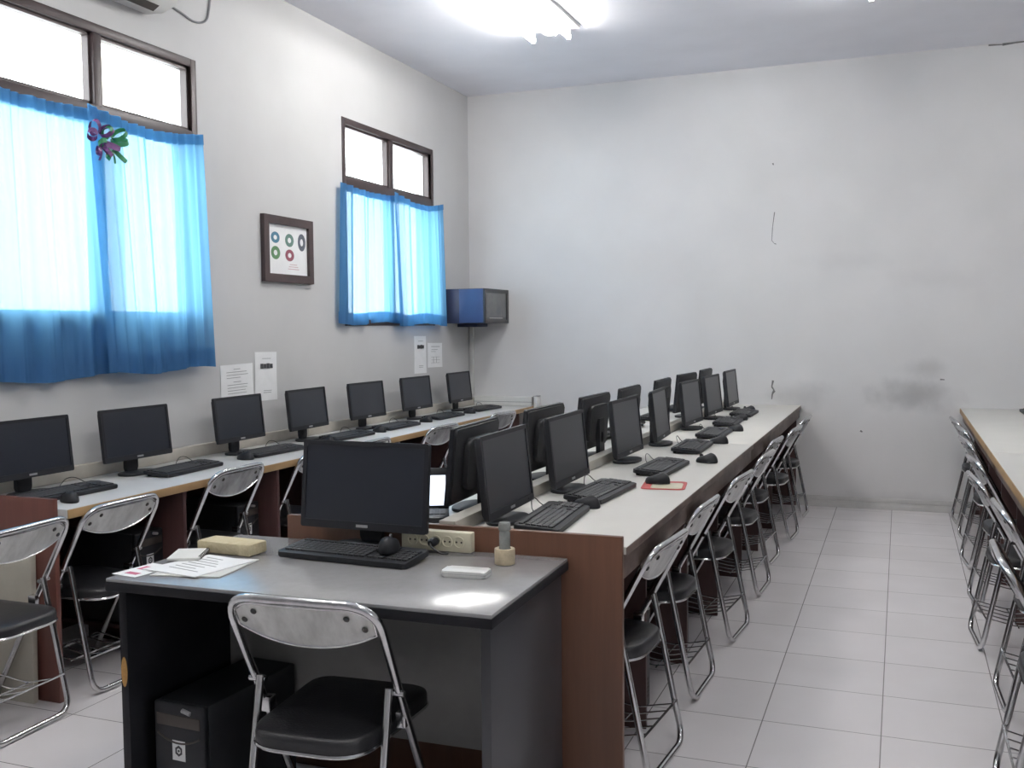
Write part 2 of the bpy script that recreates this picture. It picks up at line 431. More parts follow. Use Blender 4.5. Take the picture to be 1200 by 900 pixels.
window(2, *WIN[1], XL, -1, 2.42)
for i, w in enumerate(ADDED_RWIN): window(3 + i, *w, XR, 1, 2.42)

# cracks and scuffs in the back wall plaster
cr = MB()
def crack(m, pts, w):
    for (x, z), (x2, z2) in zip(pts, pts[1:]):
        d = Vector((x2 - x, 0, z2 - z)); n = Vector((-d.z, 0, d.x)).normalized() * w * random.uniform(.5, 1.2) / 2
        vs = [m.bm.verts.new(p) for p in ((x - n.x, YB - .0012, z - n.z), (x2 - n.x * .6, YB - .0012, z2 - n.z * .6), (x2 + n.x * .6, YB - .0012, z2 + n.z * .6), (x + n.x, YB - .0012, z + n.z))]
        m.bm.faces.new(vs)
crack(cr, [(-.935, .98), (-.945, .93), (-.925, .90), (-.94, .875), (-.945, .83)], .022)
crack(cr, [(-.93, 2.30), (-.945, 2.18), (-.95, 2.08), (-.93, 2.055), (-.915, 2.05)], .008)
crack(cr, [(.57, 3.42), (.66, 3.415), (.75, 3.42), (.84, 3.421)], .022)
crack(cr, [(-.945, 2.68), (-.94, 2.665)], .02)
crack(cr, [(-.28, .60), (-.265, .59)], .018)
crack(cr, [(.28, 1.0), (.31, .998)], .010)
cr.build('crack', M['crack'], wb)

# outside the windows: ground, eave and the next building, as the panes show them
struct(MB().box(-16, XL - WT, -6, 20, -.4, -.3).build('trim_1', M['ext_ground']))
struct(MB().box(-6.35, -6.2, 3, 14, 3.75, 4.1).box(-6.35, -6.15, 6.6, 6.8, -.3, 3.9).box(-6.3, -5.2, 6.65, 6.75, 3.5, 3.62).build('trim_2', M['ext_wall']))

# ------------------------------------------------------------------ ceiling lights
def ceiling_light():
    t = thing('ceiling_light', 'lit twin-tube ceiling light nearest the first corner, glowing white', 'ceiling light')
    L = 1.26
    MB().box(-.20, .20, -L / 2, L / 2, -.018, 0, .004).prism([(-.06, -.018), (.06, -.018), (.03, -.05), (-.03, -.05)], -L / 2, L / 2, Rm(PI / 2, 0, 0)).build('housing', M['lamp_white'], t)
    for s in (-1, 1):
        MB().tube([(s * .125, -L / 2 + .02, -.068), (s * .125, L / 2 - .02, -.068)], .016, 12).build('tube', M['tube'], t)
        for e in (-1, 1):
            MB().box(s * .125 - .014, s * .125 + .014, e * (L / 2 - .012) - .012, e * (L / 2 - .012) + .012, -.088, -.016, .003).build('lamp_holder', M['lamp_white'], t)
    return t
cl = ceiling_light()
cl.location = (-2.22, 5.90, ZC)
tag(cl, 'glowing twin-tube ceiling light nearest the left wall', 'ceiling light', 'ceiling lights')
k = 0
for (x, y, lab) in ((-.06, 5.86, 'twin-tube ceiling light above the aisle, only its far end in view'),
                    (-2.22, 1.9, 'added out-of-view twin-tube ceiling light above the near left chairs'), (-.06, 1.9, 'added out-of-view twin-tube ceiling light above the camera end of the aisle')):  # both near lights are out of view, added to light the room
    dup(cl, (x, y, ZC), 0, lab, 'ceiling lights')

# ------------------------------------------------------------------ tables
def box_thing(m, name, mat, parent): return m.build(name, mat, parent)
# centre rows: two table units sharing one near end panel
def centre_table(y0, y1, lab, first):
    t = thing('computer_table', lab, 'table', (-1.285, (y0 + y1) / 2, 0), 0, 'double computer tables in the middle')
    h = (y1 - y0) / 2; a, b = -h + (.024 if first else .002), h - .002
    xe = .565
    MB().box(-xe + .003, xe - .003, a, b, ZT - .022, ZT, .001).build('worktop', M['laminate_c'], t)
    for s in (-1, 1):
        x0, x1 = sorted((s * xe, s * (xe - .003)))
        MB().box(x0, x1, a, b, ZT - .024, ZT - .0012, .0005).build('edging', M['edge_dark'], t, 'worn dark brown front edging')
        MB().box(s * (xe - .022) - .010, s * (xe - .022) + .010, a, b, ZT - .095, ZT - .024, .002).build('apron', M['edge_dark'], t)
    MB().box(-.028, .028, a, b, ZT, ZT + .042, .003).build('cable_ledge', M['trunk'], t)
    if first:
        MB().box(-.558, .556, -h, -h + .022, 0, .82, .003).build('end_panel', M['brown'], t, 'red-brown raised end panel')
    MB().box(-.012, .012, a, b, .06, ZT - .022, .001).build('centre_board', M['brown_dark'], t)
    for y in [q - (y0 + y1) / 2 for q in ((3.395, 4.118, 4.868) if first else (5.665, 6.365, 7.10, 8.10))]:
        for s in (-1, 1):
            x0, x1 = sorted((s * .014, s * (xe - (.034 if y > h - .05 else .10))))
            MB().box(x0, x1, y - .009, y + .009, 0, ZT - .024, .001).build('side_panel', M['brown_dark'], t)
    return t
centre_table(2.73, 5.40, 'nearer double computer table in the middle, with a red-brown end panel', True)
centre_table(5.40, 8.115, 'farther double computer table in the middle, against the back wall', False)

# left counter: two units along the left wall
def counter(y0, y1, lab, first):
    t = thing('computer_counter', lab, 'table', (XL, (y0 + y1) / 2, 0), 0, 'computer counters along the left wall')
    h = (y1 - y0) / 2; a, b = -h + (.024 if first else .002), h - .002
    d = .615
    MB().box(.014, d - .006, a, b, ZL - .034, ZL, .002).build('worktop', M['laminate_l'], t)
    MB().box(d - .006, d, a, b, ZL - .035, ZL - .001, .001).build('edging', M['edge_wood'], t, 'bare wood front edging')
    MB().box(.014, .055, a, b, ZL, ZL + .062, .004).build('wall_ledge', M['trunk'], t, 'dusty cream ledge along the wall')
    if first:
        MB().box(.014, d - .05, -h, -h + .022, 0, .785, .002).build('end_panel', M['brown_left'], t, 'mahogany raised end panel')
    MB().box(.014, .032, a, b, .08, ZL - .034).build('back_board', M['brown_dark'], t)
    for q in ((3.575, 4.29, 4.90) if first else (5.62, 6.66, 7.75)):
        y = q - (y0 + y1) / 2
        MB().box(.032, d - .02, y - .010, y + .010, 0, ZL - .034, .001).build('side_panel', M['brown_dark'], t)  # darker board colour paints in the shade under the counter
        if q < 4.5: MB().box(.032, d - .12, y - .190, y - .010, .125, .142).build('tower_shelf', M['brown_dark'], t)
    return t
counter(2.87, 5.42, 'nearer wall counter with pale top and mahogany end panel', True)
counter(5.42, 8.115, 'farther wall counter with pale top running to the back corner', False)
# right tables
def right_table(y0, y1, lab):
    t = thing('computer_table', lab, 'table', (.417 + .565, (y0 + y1) / 2, 0), 0, 'computer tables on the right')
    h = (y1 - y0) / 2; a, b = -h + .003, h - .003; xe = .565
    MB().box(-xe + .004, xe - .004, a, b, ZT - .022, ZT, .002).build('worktop', M['laminate_r'], t)
    for s in (-1, 1):
        x0, x1 = sorted((s * xe, s * (xe - .004)))
        MB().box(x0, x1, a, b, ZT - .034, ZT - .0006).build('edging', M['edge_wood'], t, 'tan wood front edging')
        MB().box(s * (xe - .03) - .01, s * (xe - .03) + .01, a, b, ZT - .095, ZT - .022, .002).build('apron', M['edge_dark'], t)
    MB().box(-.012, .012, a, b, .06, ZT - .022).build('centre_board', M['brown_dark'], t)
    for y in [q - (y0 + y1) / 2 for q in ((2.68, 3.68, 4.48, 5.18) if y0 < 4 else (5.96, 6.78, 7.46, 8.10))]:
        for s in (-1, 1):
            x0, x1 = sorted((s * .014, s * (xe - .10)))
            MB().box(x0, x1, y - .009, y + .009, 0, ZT - .022, .001).build('side_panel', M['brown_dark'], t)
    return t
right_table(5.375, 8.115, 'right-hand computer table against the back wall, ivory top with tan edge')
right_table(2.66, 5.372, 'right-hand computer table nearest the viewer, ivory top with tan edge')

# ------------------------------------------------------------------ folding chair
def make_chair(dark=False, W=.200, rear=-.225):
    t = thing('folding_chair', 'chair', 'chair')
    r = .0112; ZR = .738
    top, foot = Vector((0, -.215, ZR)), Vector((0, .170, .02))
    d = (foot - top)
    def on(z): return top + d * ((z - ZR) / (foot.z - ZR))
    def P(x, z, dy=0): v = on(z); return (x, v.y + dy, z)
    # main frame: one bent tube, front foot - back - front foot
    pts = [P(-W + .002, .02), P(-W + .002, .45), P(-W, ZR), P(W, ZR), P(W - .002, .45), P(W - .002, .02)]
    pl = fillet(pts, [.02, .085, .085, .02], 8)
    pl = [Vector((p.x, p.y - (.012 * (1 - (p.x / W) ** 2) if p.z > ZR - .03 else 0), p.z)) for p in pl]
    MB().tube(pl, r, 10).build('back_frame', M['chrome'], t)
    # rear leg: U tube with the floor bar, inside the main frame
    w2 = W - .024
    rp = [(-w2, on(.50).y - .010, .505), (-w2, -.200, .012), (w2, -.200, .012), (w2, on(.50).y - .010, .505)]
    MB().tube(fillet(rp, .060, 8), r - .0005, 10).build('rear_leg', M['chrome'], t)
    # pivots and seat brackets
    for s in (-1, 1):
        MB().tube([(s * (w2 - .012), on(.492).y - .006, .492), (s * (W + .013), on(.492).y - .004, .492)], .0085, 10).build('pivot', M['chrome'], t)
        m = MB().box(min(s * (W - .026), s * (W + .002)), max(s * (W - .026), s * (W + .002)), on(.415).y - .016, on(.415).y + .018, .392, .432, .004)
        m.build('seat_bracket', M['chrome'], t)
        MB().tube([P(s * (W - .002), .03), P(s * (W - .002), .003)], .0145, 10).build('rubber_foot', M['rubber'], t)
    # cross bar of the front legs and the wire rack
    MB().tube([P(-W + .004, .11), P(W - .004, .11)], .0062, 8).build('front_bar', M['chrome'], t)
    wr = MB()
    yf = on(.11).y
    for i in range(5):
        x = -.14 + .07 * i
        wr.tube(fillet([(x, yf + .006, .113), (x, yf - .03, .135), (x, -.05, .115), (x, -.175, .145)], .03, 4), .0030, 6)
    wr.tube([(-w2 + .002, -.180, .148), (w2 - .002, -.180, .148)], .0042, 6)
    wr.tube([(-.15, -.05, .114), (.15, -.05, .114)], .0033, 6)
    wr.build('wire_rack', M['chrome'], t)
    # seat: rounded at the rear, thick at the edge, slightly domed
    sw0, sw1 = .158, .182
    poly = [(-sw0, rear, .10), (sw0, rear, .10), (sw1, .205, .07), (-sw1, .205, .07)]
    out = []
    for i in range(4):
        a, b, c = [Vector((poly[(i + q) % 4][0], poly[(i + q) % 4][1])) for q in (-1, 0, 1)]
        u = (a - b).normalized(); w = (c - b).normalized(); rr = poly[i][2]
        for k in range(9):
            q = k / 8
            out.append(tuple((b + u * rr) * (1 - q) ** 2 + b * 2 * q * (1 - q) + (b + w * rr) * q * q))
    seat = MB(); bm = seat.bm
    n = len(out); rings = []
    for sc, z in ((.93, .366), (.985, .370), (1., .380), (1., .398), (.985, .407), (.94, .412), (.7, .416), (.35, .418)):
        rings.append([bm.verts.new((x * sc, (y + .01) * sc - .01, z)) for x, y in out])
    for a, b in zip(rings, rings[1:]):
        for k2 in range(n): bm.faces.new((a[k2], a[(k2 + 1) % n], b[(k2 + 1) % n], b[k2]))
    bm.faces.new(rings[0][::-1]); bm.faces.new(rings[-1])
    st = seat.build('seat', M['vinyl'], t, sharp=60)
    rim = MB(); rim.tube([(x * .998, (y + .01) * .998 - .01, .372) for x, y in out], .0050, 6, closed=True)
    rim.build('seat_rim', M['chrome'], st)
    # pressed back plate with a rolled rim, bowed lower edge
    hw = W - .014
    nx, nz = 26, 8
    def lower(u): return ZR - .078 - .044 * (1 - abs(u) ** 2.2)
    def upper(u): return ZR - .012 - .030 * (max(0, abs(u) - .62) / .38) ** 2.2
    def pt(u, zz, off=0.):
        return (u * hw, on(zz).y - .020 * (1 - u * u) - .001 + off, zz)
    def fn(a, b):
        u = a * 2 - 1
        return pt(u, lower(u) + (upper(u) - lower(u)) * b)
    bp = MB().grid(fn, nx, nz, .002).build('backrest', M['plate_dark' if dark else 'plate'], t, sharp=60)
    loop = [pt(-.985 + 1.97 * k / 24, upper(-.985 + 1.97 * k / 24)) for k in range(25)] + [pt(.985 - 1.97 * k / 24, lower(.985 - 1.97 * k / 24)) for k in range(25)]
    MB().tube(loop, .0038, 6, closed=True).build('plate_rim', M['chrome'], bp)
    def fn2(a, b):
        u = (a * 2 - 1) * .93; lo, up = lower(u) + .012, upper(u) - .012
        th = .012 * (1 - abs(2 * b - 1) ** 4) * (1 - abs(2 * a - 1) ** 6)
        return pt(u, lo + (up - lo) * b, .0045 + th)
    MB().grid(fn2, 18, 8, .002).build('backrest_pad', M['vinyl_back'], bp, sharp=60)
    for s in (-1, 1):
        for (u, zz) in ((.66, ZR - .036), (.86, ZR - .064)):
            x, y, z = pt(s * u, zz)
            MB().lathe([(0, .004), (.005, .0035), (.0078, .0012), (.0082, -.001)], 12, Rm(PI / 2 + .49, 0, 0, (x, y - .003, z))).build('bolt', M['bolt'], bp)
    return t
chairA = make_chair(False, .207)
# teacher's chair
chairA.location = (-1.370, 2.262, 0); chairA.scale = (1, 1, 1.028); chairA.rotation_euler = (0, 0, math.radians(3.5))
tag(chairA, 'silver-backed folding chair with black seat at the grey teacher desk', 'chair', 'folding chairs')
chairD = make_chair(True, .200, -.150)
chairS = make_chair(False, .200, -.150)
# right-hand side of the centre tables
R_ch = [(-.69, 3.155, 85), (-.700, 3.86, 87), (-.672, 4.615, 85), (-.666, 5.43, 87), (-.694, 6.12, 86), (-.648, 6.85, 86), (-.648, 7.66, 87)]
for i, (bx, y, a) in enumerate(R_ch):
    lab = '%s folding chair from the near end of the aisle side of the middle tables' % ORD[i]
    if i == 6: lab = 'farthest folding chair on the aisle side of the middle tables, by the back wall'
    src = chairS if i < 3 else chairD
    loc = (bx - .200, y, 0)
    if i == 0:
        chairS.location = loc; chairS.rotation_euler = (0, 0, math.radians(a)); tag(chairS, lab, 'chair', 'folding chairs')
    elif i == 3:
        chairD.location = loc; chairD.rotation_euler = (0, 0, math.radians(a)); tag(chairD, lab, 'chair', 'folding chairs')
    else: dup(src, loc, math.radians(a), lab, 'folding chairs')
# left wall row
L_ch = [(-3.055, 2.615, 93, 1, 'silver folding chair turned aside in front of the mahogany end panel, bottom left'),
        (-3.105, 3.155, 90, 1, 'silver folding chair at the wall counter beside the mahogany end panel'),
        (-3.080, 3.875, 90, 1.05, 'silver folding chair second from the end panel at the wall counter'),
        (-3.080, 4.60, 90, 1.05, 'silver folding chair at the wall counter half hidden by the teacher monitor'),
        (-3.085, 5.17, 88, 1.03, 'folding chair at the wall counter just showing its top rail over the teacher monitor'),
        (-3.065, 6.12, 84, 1.03, 'folding chair at the wall counter seen above the open laptop'),
        (-3.065, 7.22, 82, 1.03, 'farthest folding chair at the wall counter, near the back corner')]
for i, (x, y, a, sz, lab) in enumerate(L_ch):
    c = dup(chairD if i in (2, 5, 6) else chairA, (x, y, 0), math.radians(a), lab, 'folding chairs')
    c.scale = (1, 1, sz)
# right tables
T_ch = [(.295, 3.27, -90), (.365, 4.10, -88), (.325, 4.86, -86), (.360, 5.52, -85), (.370, 6.42, -85), (.39, 7.14, -86), (.375, 7.76, -86)]
for i, (bx, y, a) in enumerate(T_ch):
    lab = '%s folding chair from the front along the right-hand tables' % ORD[i]
    if i == 6: lab = 'farthest folding chair along the right-hand tables, nearest the back wall'
    dup(chairD, (bx + .200, y, 0), math.radians(a), lab, 'folding chairs')

# ------------------------------------------------------------------ monitors (screen faces local -Y)
def make_monitor(h, clear, w=.437, badge=True):
    t = thing('computer_monitor', 'm', 'monitor')
    tilt = math.radians(-6)
    zc = clear + h / 2
    X = Rm(tilt, 0, 0, (0, 0, zc))
    P = Rm(PI / 2, 0, 0)          # xy outline -> xz, extrude along -y
    bz, bb = .014, .024
    MB().ring(rrect(w, h, .008), rrect(w - 2 * bz, h - bz - bb, .002, cy=(bb - bz) / 2), 0, .016, X @ Rm(PI / 2, 0, 0, (0, .008, 0))).build('bezel', M['black'], t)
    sc = MB().prism(rrect(w - 2 * bz + .002, h - bz - bb + .002, .002, cy=(bb - bz) / 2), .006, .0130, X @ Rm(PI / 2, 0, 0, (0, .008, 0))).build('screen', M['screen'], t)
    bk = MB().prism(rrect(w - .012, h - .012, .012), -.008, .004, X @ Rm(PI / 2, 0, 0, (0, .008, 0)), .005)
    bk.prism(rrect(w * .62, h * .66, .03), -.028, -.006, X @ Rm(PI / 2, 0, 0, (0, .008, 0)), .009)
    bk.build('back_cover', M['black_matte'], t)
    if badge:
        MB().box(-.02, .02, -.0092, -.0075, -h / 2 + .008, -h / 2 + .016, 0, X).build('badge', M['badge'], t, 'small silver badge')
        MB().box(w / 2 - .06, w / 2 - .045, -.0092, -.0078, -h / 2 + .010, -h / 2 + .014, 0, X).build('power_button', M['black'], t)
    # neck: plate with an oval cable hole, set behind the panel
    n = 24; ww, hh = .075, zc + .01
    outer = []
    for k in range(n):
        a = 2 * PI * (k + .5) / n; c, s = math.cos(a), math.sin(a)
        q = max(abs(c), abs(s)); outer.append((c / q * ww / 2, s / q * hh / 2))
    MB().ring(outer, ell(.016, min(.028, hh * .3), n, ph=PI / n), 0, .02, Rm(PI / 2, 0, 0, (0, .050, hh / 2 + .006))).build('neck', M['black'], t)
    # oval foot
    pf = [(.105 * math.copysign(abs(math.cos(2 * PI * k / 32)) ** .8, math.cos(2 * PI * k / 32)), -.002 + .060 * math.copysign(abs(math.sin(2 * PI * k / 32)) ** .8, math.sin(2 * PI * k / 32))) for k in range(32)]
    MB().prism(pf, 0, .012, None, .004).build('foot', M['black'], t)
    return t
mT = make_monitor(.268, .055)
mT.location = (-1.516, 2.660, ZD + .0008); mT.rotation_euler = (0, 0, math.radians(-1))
tag(mT, 'black monitor on the grey teacher desk, its blank screen facing the room', 'monitor')
# left wall row: screens face +X -> rotate local -Y to +X : rz=+90
mL = make_monitor(.243, .072)
L_mon = [(3.116, 89.5), (3.742, 89), (4.532, 92), (5.206, 92), (5.933, 88), (6.676, 88), (7.457, 90.5)]
for i, (y, a) in enumerate(L_mon):
    lab = '%s black monitor from the near end along the left wall' % ORD[i]
    if i == 0: lab = 'black monitor along the left wall cut by the left picture edge'
    if i == 6: lab = 'last black monitor along the left wall, next to the back corner'
    loc = (-3.35, y, ZL)
    if i == 0:
        mL.location = (loc[0], loc[1], loc[2] + .0008); mL.rotation_euler = (0, 0, math.radians(a)); tag(mL, lab, 'monitor', 'monitors along the left wall')
    else: dup(mL, loc, math.radians(a), lab, 'monitors along the left wall')
mR = make_monitor(.262, .034)
R_mon = [(-1.19, 3.014, 91.7), (-1.19, 3.662, 90.2), (-1.185, 4.53, 88.5), (-1.185, 5.23, 93.4), (-1.185, 6.08, 87), (-1.18, 6.80, 87), (-1.18, 7.60, 89)]
for i, (x, y, a) in enumerate(R_mon):
    lab = '%s aisle-facing monitor from the near end of the middle tables' % ORD[i]
    if i == 6: lab = 'farthest aisle-facing monitor on the middle tables, by the back wall'
    if i == 0:
        mR.location = (x, y, ZT + .0008); mR.rotation_euler = (0, 0, math.radians(a)); tag(mR, lab, 'monitor', 'aisle-facing monitors')
    else: dup(mR, (x, y, ZT), math.radians(a), lab, 'aisle-facing monitors')
mB = make_monitor(.262, .040, badge=False)
B_mon = [(-1.39, 3.195, -87), (-1.39, 3.924, -91), (-1.39, 4.657, -91.6), (-1.39, 5.326, -89.6), (-1.39, 6.14, -89), (-1.39, 6.90, -95), (-1.39, 7.62, -90)]
for i, (x, y, a) in enumerate(B_mon):
    lab = '%s monitor from the near end with its back turned, behind the aisle-facing row' % ORD[i]
    if i == 6: lab = 'farthest monitor with its back turned, behind the aisle-facing row'
    if i == 0:
        mB.location = (x, y, ZT + .0008); mB.rotation_euler = (0, 0, math.radians(a)); tag(mB, lab, 'monitor', 'monitors turned to the left wall')
    else: dup(mB, (x, y, ZT), math.radians(a), lab, 'monitors turned to the left wall')

# ------------------------------------------------------------------ keyboards (user at local -Y) and mice
def make_keyboard(cable=True):
    t = thing('keyboard', 'k', 'keyboard')
    w, d = .435, .145
    tl = math.radians(4.5)
    X = Rm(tl, 0, 0, (0, 0, .0138))
    MB().prism(rrect(w, d, .012), -.007, .009, X, .004).build('case', M['black'], t)
    ks = MB()
    xs = -w / 2 + .016
    rows = [(.052, .013), (.030, .015), (.012, .015), (-.006, .015), (-.024, .015), (-.042, .015)]
    for ri, (y, dd) in enumerate(rows):
        segs = [(0, 15, .0182)] if ri < 5 else []
        for k in range(15):
            if ri == 5 and 3 <= k <= 9: continue
            x0 = xs + k * .0183
            ks.box(x0, x0 + .0155, y - dd / 2, y + dd / 2 + .0005, .009, .0135, .0, X)
        if ri == 5: ks.box(xs + 3 * .0183, xs + 9 * .0183 + .0155, y - dd / 2, y + dd / 2, .009, .0135, 0, X)
        for k in range(3):
            if ri == 3 or (ri == 4 and k != 1): continue
            x0 = xs + 15 * .0183 + .007 + k * .0183
            ks.box(x0, x0 + .0155, y - dd / 2, y + dd / 2, .009, .0135, 0, X)
        for k in range(4):
            if ri == 0: continue
            x0 = xs + 18 * .0183 + .014 + k * .0175
            ks.box(x0, x0 + .0148, y - dd / 2, y + dd / 2, .009, .0135, 0, X)
    ks.build('keys', M['keycap'], t, sharp=30)
    MB().box(-.19, -.16, .055, .065, 0, .008).box(.16, .19, .055, .065, 0, .008).box(-.19, -.16, -.062, -.052, 0, .006).box(.16, .19, -.062, -.052, 0, .006).build('rubber_feet', M['rubber'], t)
    if cable:
        MB().tube(fillet([(.030, .066, .012), (.050, .088, .026), (.100, .104, .052), (.150, .106, .050), (.195, .100, .022), (.222, .085, .004), (.224, .050, .0035)], .03, 5), .0018, 6).build('cable', M['cable'], t)
    return t
def make_mouse():
    t = thing('computer_mouse', 'm', 'computer mouse')
    b = MB(); bm = b.bm
    n = 20; rings = []
    for j in range(9):
        ph = j / 8 * PI / 2
        rings.append([bm.verts.new((.031 * math.cos(q) * (math.cos(ph) ** .7 if j < 8 else 0), (.052 * math.sin(q)) * (math.cos(ph) ** .6 if j < 8 else 0), .004 + .034 * math.sin(ph) * (1 - .25 * math.sin(q)))) for q in [2 * PI * k / n for k in range(n)]] if j < 8 else [bm.verts.new((0, -.004, .038))])
    base = [bm.verts.new((.029 * math.cos(2 * PI * k / n), .050 * math.sin(2 * PI * k / n), 0)) for k in range(n)]
    bm.faces.new(base[::-1])
    for a, c in zip([base] + rings[:-2], rings[:-1]):
        for k in range(n): bm.faces.new((a[k], a[(k + 1) % n], c[(k + 1) % n], c[k]))
    for k in range(n): bm.faces.new((rings[-2][k], rings[-2][(k + 1) % n], rings[-1][0]))
    b.build('shell', M['black'], t, sharp=70)
    MB().tube([(-.003, .026, .031), (.003, .026, .031)], .009, 12).build('scroll_wheel', M['keycap'], t)
    return t
kb = make_keyboard(False)
kb.location = (-1.480, 2.521, ZD + .0008); kb.rotation_euler = (0, 0, math.radians(-3))
tag(kb, 'black keyboard on the grey teacher desk below its monitor', 'keyboard')
ms = make_mouse()
ms.location = (-1.365, 2.530, ZD + .0308); ms.rotation_euler = (math.radians(4.5), 0, math.radians(15))
tag(ms, 'black mouse lying on top of the teacher keyboard', 'computer mouse')
kb2 = make_keyboard(True)
R_kb = [(-1.042, 3.050, 94), (-1.040, 3.60, 87), (-.968, 4.31, 88), (-.985, 5.09, 91), (-.99, 5.76, 90), (-1.025, 6.47, 92), (-1.02, 7.15, 90)]
for i, (x, y, a) in enumerate(R_kb):
    lab = '%s keyboard from the near end on the aisle side of the middle tables' % ORD[i]
    if i == 6: lab = 'farthest keyboard on the aisle side of the middle tables'
    if i == 0:
        kb2.location = (x, y, ZT + .0008); kb2.rotation_euler = (0, 0, math.radians(a)); tag(kb2, lab, 'keyboard', 'keyboards on the middle tables')
    else: dup(kb2, (x, y, ZT), math.radians(a), lab, 'keyboards on the middle tables')
R_ms = [(-1.015, 3.325, 80), (-.895, 3.90, 85), (-.825, 4.60, 80), (-.90, 5.375, 85), (-.915, 6.035, 80), (-.99, 6.745, 85), (-1.03, 7.43, 85)]
for i, (x, y, a) in enumerate(R_ms):
    lab = '%s black mouse from the near end of the middle tables' % ORD[i]
    if i == 1: lab = 'black mouse resting on the red-rimmed mouse pad'
    if i == 6: lab = 'farthest black mouse on the middle tables, near the back wall'
    dup(ms, (x, y, ZT + (.0045 if i == 1 else 0)), math.radians(a), lab, 'mice on the middle tables')
L_kb = [(-3.195, 3.15, 88), (-3.19, 3.88, 93), (-3.19, 4.60, 87), (-3.19, 5.40, 88), (-3.19, 6.05, 88), (-3.195, 6.82, 88), (-3.19, 7.56, 86)]
for i, (x, y, a) in enumerate(L_kb):
    lab = '%s keyboard from the near end of the wall counter' % ORD[i]
    if i == 6: lab = 'last keyboard on the wall counter, next to the back corner'
    dup(kb2, (x, y, ZL), math.radians(a), lab, 'keyboards on the wall counter')
L_ms = [(-3.055, 3.03, 70), (-3.085, 3.70, 80), (-3.17, 4.33, 85), (-3.17, 5.12, 85), (-3.16, 5.75, 80), (-3.17, 6.46, 85), (-3.16, 7.22, 85)]
for i, (x, y, a) in enumerate(L_ms):
    if i == 1: continue
    lab = 'black mouse before the %s monitor along the left wall' % ORD[i]
    if i == 6: lab = 'black mouse before the last monitor along the left wall'
    dup(ms, (x, y, ZL), math.radians(a), lab, 'mice on the wall counter')
for o in [o for o in bpy.data.objects if o.name.startswith('computer_mouse') and o is not ms]: o.rotation_euler.x = 0
# left side of the middle tables and the far right table
for i, (x, y) in enumerate(((-1.60, 3.98), (-1.59, 4.67), (-1.59, 5.36), (-1.58, 6.02), (-1.59, 6.75), (-1.59, 7.45))):
    dup(kb2, (x, y, ZT), math.radians(-90), '%s keyboard from the laptop, behind the turned-away monitors' % ORD[i], 'keyboards on the middle tables')
dup(kb2, (.865, 7.70, ZT), math.radians(-90), 'black keyboard cut by the right picture edge on the right-hand table', 'keyboards on the right-hand tables')

# mouse pad
t = thing('mouse_pad', 'red-rimmed mouse pad on the ivory middle table', 'mouse pad', (-.862, 3.875, ZT), math.radians(8))
MB().prism(rrect(.17, .20, .025), 0, .0030, None, .0008).build('rim', M['red'], t)
MB().prism(rrect(.12, .14, .02, cx=.012, cy=-.02), .0030, .0044).build('printed_face', M['cream'], t)

# ------------------------------------------------------------------ computer towers (front faces local -Y)
def make_tower(w=.175, h=.40, d=.40):
    t = thing('computer_tower', 't', 'computer')
    MB().box(-w / 2, w / 2, .018, d, .012, h, .003).build('case', M['black_matte'], t)
    MB().box(-w / 2, w / 2, -.004, .018, .008, h + .002, .008, None, 3).build('front_panel', M['black'], t)
    MB().box(-w / 2 + .012, w / 2 - .012, -.0065, -.003, h - .062, h - .030, .002).build('drive_bay', M['slot'], t)
    for k in range(5): MB().box(-w / 2 + .03, w / 2 - .03, -.006, -.003, .05 + .016 * k, .057 + .016 * k).build('vent_slot', M['slot'], t)
    MB().tube([(x, -.0045, h - .085 - .022 * (1 - (x / (w * .42)) ** 2)) for x in [w * .42 * (k / 6 - 1) for k in range(13)]], .003, 6).build('groove', M['slot'], t)
    MB().tube([(.018, -.008, h - .012), (.045, -.008, h - .018)], .006, 8).build('power_button', M['badge'], t)
    stk = MB().box(-.022, .022, -.0052, -.0036, h - .155, h - .100).build('sticker', M['sticker'], t, 'white sticker with a dark round emblem')
    MB().ring(ell(.0135, .0155, 6, ph=PI / 6), ell(.0075, .0085, 6, ph=PI / 6), 0, .0008, Rm(PI / 2, 0, 0, (0, -.0050, h - .128))).build('emblem', M['ink'], stk)
    MB().prism(ell(.0035, .0035, 12), 0, .0008, Rm(PI / 2, 0, 0, (0, -.0050, h - .128))).build('emblem_dot', M['ink'], stk)
    for sx in (-1, 1):
        for y_ in (.045, d - .045): MB().box(sx * (w / 2 - .025) - .015, sx * (w / 2 - .025) + .015, y_ - .015, y_ + .015, 0.0005, .012).build('foot', M['rubber'], t)
    return t
tw = make_tower()
tw.location = (-1.822, 2.165, 0); tw.rotation_euler = (0, 0, math.radians(-3))
tag(tw, 'black computer tower with white sticker under the grey teacher desk', 'computer')
for i, y in enumerate((3.468, 4.183)):
    lab = '%s black computer tower from the near end under the wall counter' % ORD[i]
    dup(tw, (-3.055, y, .1425), math.radians(90), lab, 'towers under the wall counter')
for i, y in enumerate((3.515, 4.245, 5.02, 5.785, 6.49, 7.25)):
    lab = '%s black computer tower from the near end under the aisle side of the middle tables' % ORD[i]
    dup(tw, (-.86, y, 0), math.radians(90), lab, 'towers under the middle tables')

